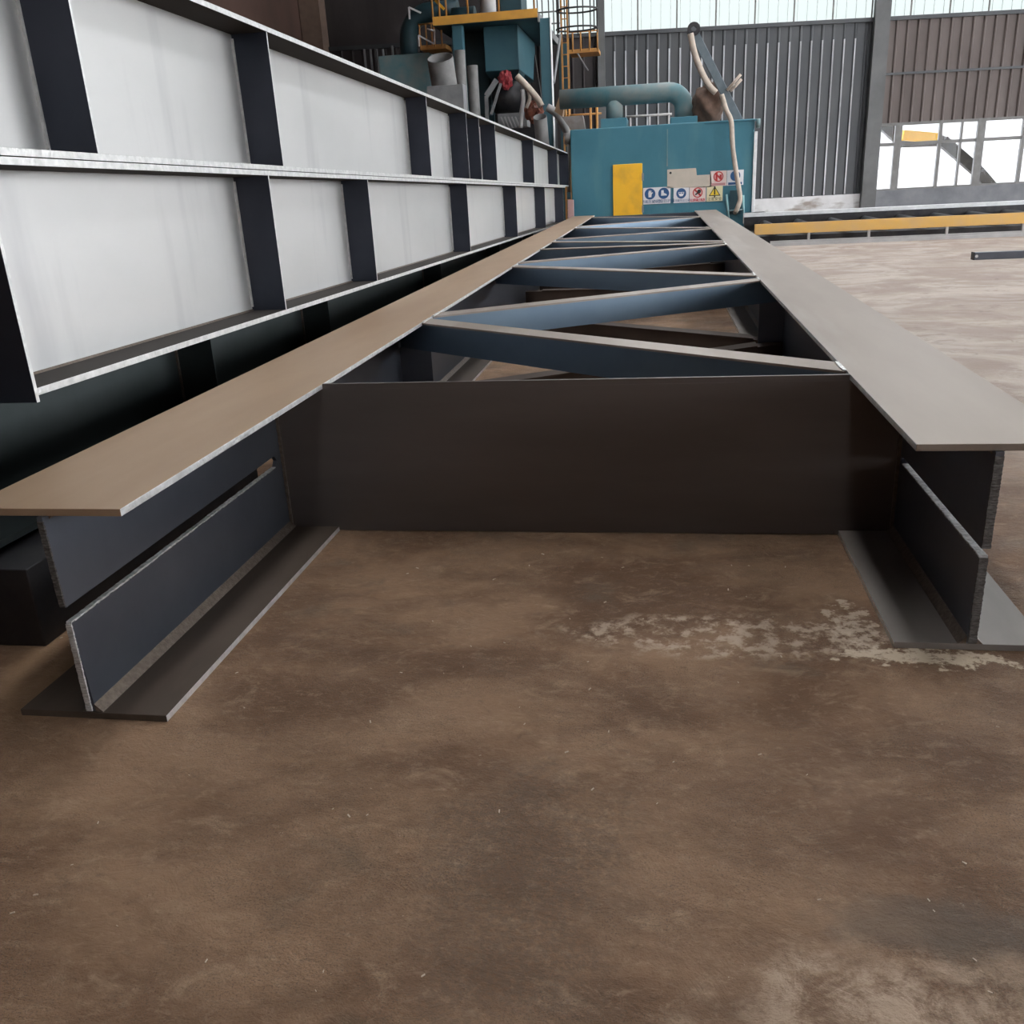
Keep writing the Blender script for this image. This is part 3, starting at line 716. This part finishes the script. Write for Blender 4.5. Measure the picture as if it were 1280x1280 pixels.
# columns
for px, dy in ((682.5, .1), (574, .1)):
    x = at(px, 100, YT).x; P(MB().box(x-.12, x+.12, YT+dy, YT+dy+.25, 0, zd-.06), 'column', 'teal_tower', .01)
x = at(682.5, 100, YT).x; P(MB().box(x+.12, x+.135, YT+.08, YT+.36, 0, zd-.06), 'column_edge', 'white')
x2 = at(682.5, 100, YT).x; P(MB().box(x2-.12, x2+.12, YT+4.2, YT+4.45, 0, zd-.06), 'column', 'teal_dark', .01)
P(MB().tube([(x2+.15, YT+.3, zd-1.4), (x2+.15, YT+2.2, zd-.15)], .03, 8), 'brace', 'gray')
# hopper box, with lit right side
a, b = at(604, 41, YT+.6), at(649, 87, YT+.6)
P(MB().box(a.x, b.x, YT+.6, YT+3.8, b.z, zd-.06), 'hopper', 'teal_tower', .02)
tz = b.z
P(MB().box(a.x-.9, a.x-.01, YT+1.2, YT+3.9, b.z-.9, zd-.06), 'filter_housing', 'teal_dark', .02)
P(MB().prism([(a.x, YT+.6, tz), (b.x, YT+.6, tz), (b.x-.3, YT+1.3, tz-.55), (a.x+.3, YT+1.3, tz-.55)], (0, 1.0, 0)), 'hopper_cone', 'teal_dark')
sp = at(668, 100, YT+.3)
P(MB().prism([(sp.x-.1, YT+.5, sp.z-.6), (sp.x+.15, YT+.5, sp.z-.6), (sp.x, YT+.5, at(665, 66, YT+.3).z)], (0, .2, 0)), 'pointed_cover', 'dark_steel')
P(MB().box(at(560, 60, YT).x, at(600, 60, YT).x, YT+1.5, YT+3.5, 0, at(590, 60, YT+1.5).z), 'rear_body', 'teal_dark')
P(MB().box(at(600, 140, YT).x, at(676, 140, YT).x, YT+1.6, YT+3.6, 0, at(640, 132, YT+1.6).z), 'lower_housing', 'dark_steel', .02)

# things on the platform
x = at(610.5, 15, YT+.8); o = MB().tube([(x.x, YT+.8, zd), (x.x, YT+.8, zd+.75)], .19, 20).build('barrel', 'pipegray')
thing(o, 'pale grey barrel standing on the filter tower platform', 'barrel')
a = at(625, 10, YT+1.2); b = at(652, 10, YT+1.2); o = MB().box(a.x, b.x, YT+1.2, YT+2.2, zd, zd+1.4).build('fan_housing', 'teal_dark', None, .02)
thing(o, 'dark teal fan housing standing on the platform beside the barrel', 'machine')
a = at(566, 20, YT+1.2); b = at(594, 20, YT+1.2)
mb = MB().tube([(a.x, YT+1.2, zd+.25), (b.x, YT+1.2, zd+.25)], .24, 16)
o = mb.build('electric_motor', 'teal_dark'); thing(o, 'round dark green motor lying on the platform left of the barrel', 'motor')

# motor drive with red cover, hoses
P = LP(tw)
c = at(636, 122, YT+.9); P(MB().tube([(c.x-.35, YT+.9, c.z), (c.x+.35, YT+.9, c.z)], .36, 20), 'drum', 'dark_steel')
c = at(632, 100, YT+.5)
mb = MB(); bmesh.ops.create_icosphere(mb.bm, subdivisions=3, radius=1)
for v in mb.bm.verts: v.co = Vector((v.co.x*.17, v.co.y*.15, v.co.z*.2))*(1+.4*mathutils.noise.noise(v.co*3))+c
P(mb, 'red_cover', 'redpart')
P(MB().bar(at(621, 100, YT+.4), at(608, 120, YT+.4), .08, .12).bar(at(608, 120, YT+.4), at(609, 150, YT+.4), .08, .08), 'bracket', 'gray')
P(MB().bar(at(626, 104, YT+.4), at(614, 143, YT+.4), .05, .06), 'bracket', 'gray')
P(MB().box(*[v for v in (c.x-.2, c.x+.5)], YT+.3, YT+.9, at(640, 158, YT).z, at(640, 140, YT).z), 'base', 'gray')
for i in range(5): 
    q = at(626+i*4.5, 146, YT+.25); P(MB().bar(q, q+Vector((.1, 0, -.25)), .02, .03), 'fin', 'pipegray')
for k, (pp, r_, mt, lb) in enumerate((
        (((646, 95), (655, 104), (664, 114), (672, 124), (677, 133)), .075, 'hose', 'thick dusty hose running down right from the red drive cover'),
        (((653, 112), (654, 125), (652, 140), (651, 160)), .05, 'pipegray', 'grey hose hanging straight down beside the drive drum'),
        (((661, 115), (662, 124), (658, 135)), .04, 'hose', 'short beige hose next to the drive drum'),
        (((684, 134), (695, 141), (703, 153), (709, 167), (711, 176)), .09, 'pipegray', 'thick grey hose curving down to the cabinet left corner'))):
    P(MB().tube(lerp_path(pp, 22.3), r_, 10), 'hose', mt, label=lb)
c = at(668, 140, 22.6); mb = MB(); bmesh.ops.create_icosphere(mb.bm, subdivisions=3, radius=1)
for v in mb.bm.verts: v.co = Vector((v.co.x*.22, v.co.y*.2, v.co.z*.24))*(1+.4*mathutils.noise.noise(v.co*3))+c
P(mb, 'valve_body', surf('orange_red_rust', (.30, .09, .05), (.2, .08, .06), rough=.6))
# hose fitting at cabinet corner
o = MB().tube([at(711, 166, 21.2), at(711, 180, 21.2)], .1, 12).tube([at(711, 176, 21.2), at(711, 240, 21.2)], .04, 8).build('hose_fitting', 'pipegray')
thing(o, 'grey hose fitting on the upper left corner of the cabinet', 'fitting')
# tan chute
a = at(703, 118, 22.2); b = at(697, 146, 22.2)
o = MB().prism([at(700, 117, 22.2), at(707, 117, 22.2), at(703, 146, 22.2), at(693, 139, 22.2)], (0, .3, 0)).build('chute', 'tan'); thing(o, 'tan flat chute leaning beside the duct start', 'chute')
# bracket cone
o = MB().prism([at(702, 146, 21.6), at(728, 144, 21.6), at(731, 161, 21.6), at(714, 163, 21.6)], (0, .4, 0)).build('hopper_bracket', surf('grey_brown_paint', (.25, .2, .18), (.33, .29, .27)))
thing(o, 'grey brown tapered bracket at the top left of the cabinet', 'bracket')

# standing tubes
YP = 21.6
def open_tube(label, px_l, px_r, pyt, px_bot, pyb, rscale=1, mat='tubegray', Y=YP, lean=0):
    c = at((px_l+px_r)/2, pyt, Y); r = (at(px_r, pyt, Y).x-at(px_l, pyt, Y).x)/2
    Yb = Y+lean*c.z; base = c.copy(); base.y = Yb; base.z = 0; b = at(px_bot, pyb, Y); base.x = c.x
    o = MB().tube([base, c], r, 28, inner=.93).build('open_tube', mat); thing(o, label, 'tube', 'grey tubes standing behind the girders')
open_tube('widest grey open tube standing behind the girders', 534, 566, 72, 557, 109, Y=21.3, lean=.5)
open_tube('tall slim pale tube right of the widest tube', 567.5, 581, 63, 582, 135, Y=22.1)
open_tube('shorter pale tube, rightmost of the close three', 584, 597, 82, 594, 137, Y=22.4)
open_tube('short grey open tube beside the tower column', 666.5, 683.5, 146, 681, 178, Y=21.0, lean=.55)
a, b = at(536, 109, 21.0), at(581, 109, 21.0)
o = MB().box(a.x, b.x, 20.8, 21.15, 0, a.z).build('control_cabinet', 'gray', None, .01); thing(o, 'plain grey control cabinet in front of the widest tube', 'cabinet')
# teal tank and elbow duct at the left
a, b = at(472, 68, 24), at(537, 68, 24)
tk = empty('teal_tank', ((a.x+b.x)/2, 25, 0), 'dull teal box tank with elbow duct behind the girders, left of the open tubes', 'tank')
Pk = LP(tk); Pk(MB().box(a.x, b.x, 24, 26, 0, at(500, 68, 24).z), 'tank_body', 'teal_dust', .03)
c = at(543, 62, 24.6); R0 = .62
path = [Vector((at(512, 70, 24.6).x, 24.6, at(512, 68, 24.6).z-.3))]+arc(Vector((at(512, 70, 24.6).x+R0, 24.6, at(512, 52, 24.6).z)), R0, PI, PI/2, 8, Vector((1, 0, 0)), Vector((0, 0, 1)))
path.append(path[-1]+Vector((.7, 0, 0)))
Pk(MB().tube(path, .22, 20), 'elbow_duct', 'teal_dark')
# pipe studs above tank
for i, px in enumerate((445, 453, 461, 469, 490, 501)):
    p = at(px, 57, 25.5); o = MB().tube([(p.x, 25.5 if px > 470 else 26.2, 0 if px < 470 else at(500, 68, 24).z), (p.x, 25.5 if px > 470 else 26.2, p.z)], .03, 8).build('rack_post', 'gray')
    thing(o, 'thin grey rack post in the dark corner by the teal tank', 'post', 'rack posts by the teal tank')
# little orange balcony
ba = empty('access_balcony', at(540, 61, 23.6), 'small orange access balcony with bent rails beside the elbow duct', 'platform')
P = LP(ba)
a, b = at(525, 60, 23.6), at(557, 58, 23.6)
P(MB().box(a.x, b.x, 23.6, 24.3, a.z-.05, a.z+.05), 'deck', 'orange')
for px in (526, 534, 541, 544, 553): 
    x = at(px, 60, 23.6).x; P(MB().tube([(x, 23.6, a.z), (x, 23.6, a.z+.5)], .02, 8), 'railing_post', 'orange')
P(MB().tube([(a.x, 23.6, a.z+.5), (b.x, 23.6, a.z+.5)], .02, 8), 'railing_bar', 'orange')
P(MB().bar(at(523, 44, 23.5), at(543, 55, 23.5), .03, .035), 'brace', 'white')
P(MB().tube([at(523, 44, 23.5), at(524, 58, 23.5)], .02, 8).tube([at(543, 55, 23.5), at(543, 37, 23.5)], .02, 8).tube([at(543, 39, 23.5), at(534, 36, 23.5)], .02, 8), 'rail', 'white')
o = MB().bar(at(511, 9, 23.9), at(526, 16, 23.9), .03, .04).bar(at(511, 9, 23.9), at(512, 24, 23.9), .03, .04).build('handrail_end', 'white')
for v in o.data.vertices: pass
thing(o, 'bent white handrail end above the elbow duct', 'handrail')

# ladder with safety cage
YL = 25.6
ld = empty('caged_ladder', (at(707, 100, YL).x, YL, 0), 'orange ladder with round safety cage right of the filter tower', 'ladder')
P = LP(ld)
xl, xr = at(703.5, 100, YL).x, at(711, 100, YL).x
ztop = 9.0
for x in (xl, xr): P(MB().box(x-.022, x+.022, YL-.03, YL+.03, 0, ztop), 'rail', 'orange')
mb = MB(); z = .3
while z < ztop: mb.tube([(xl, YL, z), (xr, YL, z)], .014, 6); z += .27
P(mb, 'rungs', 'orange')
cxl = (xl+xr)/2
for (cxx, rr_, zz) in ((at(722, 15, YL).x, .42, at(722, 15, YL).z), (at(722, 38, YL).x, .42, at(722, 38, YL).z), (at(722, 15, YL).x, .42, at(722, 15, YL).z+1.0), (at(722, 15, YL).x, .42, at(722, 15, YL).z+2.0)):
    path = [Vector((cxx+rr_*1.2*math.cos(t*2*PI/24), YL-.3+rr_*math.sin(t*2*PI/24), zz)) for t in range(25)]
    P(MB().tube(path, .022, 6), 'cage_hoop', 'dark_steel')  # hoops and bars are orange; their backlit silhouette is painted as dark colour
for k in range(9):
    t = k*2*PI/9+.2; P(MB().tube([(cxx+rr_*1.2*math.cos(t), YL-.3+rr_*math.sin(t), at(722, 44, YL).z), (cxx+rr_*1.2*math.cos(t), YL-.3+rr_*math.sin(t), ztop)], .015, 6), 'cage_bar', 'dark_steel')
# side cage over the platform
sc = empty('cage_fence', (at(688, 20, 26).x, 26, zd), 'dark bar cage fence on the tower platform, left of the ladder', 'fence')
P = LP(sc)
for px in (672, 678, 686, 692, 697):
    q = at(px, 20, 26); P(MB().tube([(q.x, 26, zd), (q.x, 26, 9.0)], .016, 6), 'fence_bar', 'gray')
for py in (16, 31):
    q = at(672, py, 26); P(MB().tube([(q.x-.05, 26, max(q.z, zd+.05)), (at(700, py, 26).x, 26, max(q.z, zd+.05))], .02, 6), 'fence_rail', 'gray')
# orange landing right of ladder
la = empty('ladder_landing', at(730, 62, 26), 'small orange landing with rails right of the caged ladder', 'platform')
P = LP(la)
a, b = at(711, 65, 26), at(748, 61, 26)
P(MB().box(a.x, b.x, 26, 26.9, a.z-.04, a.z+.05), 'deck', 'orange')
for px in (716, 726, 737, 747): x = at(px, 60, 26).x; P(MB().tube([(x, 26, a.z), (x, 26, a.z+.45)], .022, 8), 'railing_post', 'orange')
P(MB().tube([(a.x, 26, a.z+.45), (b.x, 26, a.z+.45)], .02, 8), 'railing_bar', 'orange')
P(MB().tube([at(722, 67, 26), at(735, 88, 26.9)], .02, 8), 'brace', 'gray')
# yellow rails behind the duct
yr = empty('guard_rail', (at(735, 150, 24.5).x, 24.5, 0), 'yellow guard rail behind the duct and above the cabinet roof', 'railing')
P = LP(yr)
for px in (707, 711, 738, 746):
    q = at(px, 132, 24.5); P(MB().tube([(q.x, 24.5, 0 if px > 720 else q.z-.7), (q.x, 24.5, q.z)], .03, 8), 'railing_post', 'orange')
q = at(730, 143, 24.5); P(MB().tube([(at(705, 143, 24.5).x, 24.5, q.z), (at(752, 143, 24.5).x, 24.5, q.z)], .025, 8), 'railing_bar', 'orange')
q = at(800, 145, 26); 
gr = MB().tube([(at(783, 145, 26).x, 26, q.z), (at(840, 145, 26).x, 26, q.z)], .03, 8)
for px in (788, 812, 836): gr.tube([(at(px, 145, 26).x, 26, 0), (at(px, 145, 26).x, 26, q.z)], .025, 8)
o = gr.build('pipe_rail', 'pipegray'); thing(o, 'grey pipe rail behind the cabinet seen under the duct', 'railing')
# ------------------------------------------------------------------ shavings and chips on the floor
mb = MB()
for i in range(170):
    x, y = random.uniform(-1.6, 1.6), random.uniform(.55, 3.2)
    if i % 5 == 0: x, y = random.uniform(-2.0, -1.75), random.uniform(2.3, 3.0)
    if xLo-.02 < x < xLi+.02 and y > 1.9: continue
    if xRi-.02 < x < xRo+.02 and y > 2.4: continue
    s = random.uniform(.0012, .0035); an = random.uniform(0, PI)
    mb.bar((x, y, .001), (x+s*3*math.cos(an), y+s*3*math.sin(an), .0015+s*.3), s, s*.6)
o = mb.build('metal_shavings', surf('bright_chips', (.6, .5, .4), (.4, .3, .22), rough=.5)); thing(o, 'scattered small pale chips and shavings on the brown floor', 'shavings'); o['kind'] = 'stuff'

# ------------------------------------------------------------------ daylight
wd = bpy.data.worlds.new('daylight'); SC.world = wd; wd.use_nodes = True
bg = wd.node_tree.nodes['Background']; bg.inputs[0].default_value = (.93, .965, 1.0, 1); bg.inputs[1].default_value = 13.0
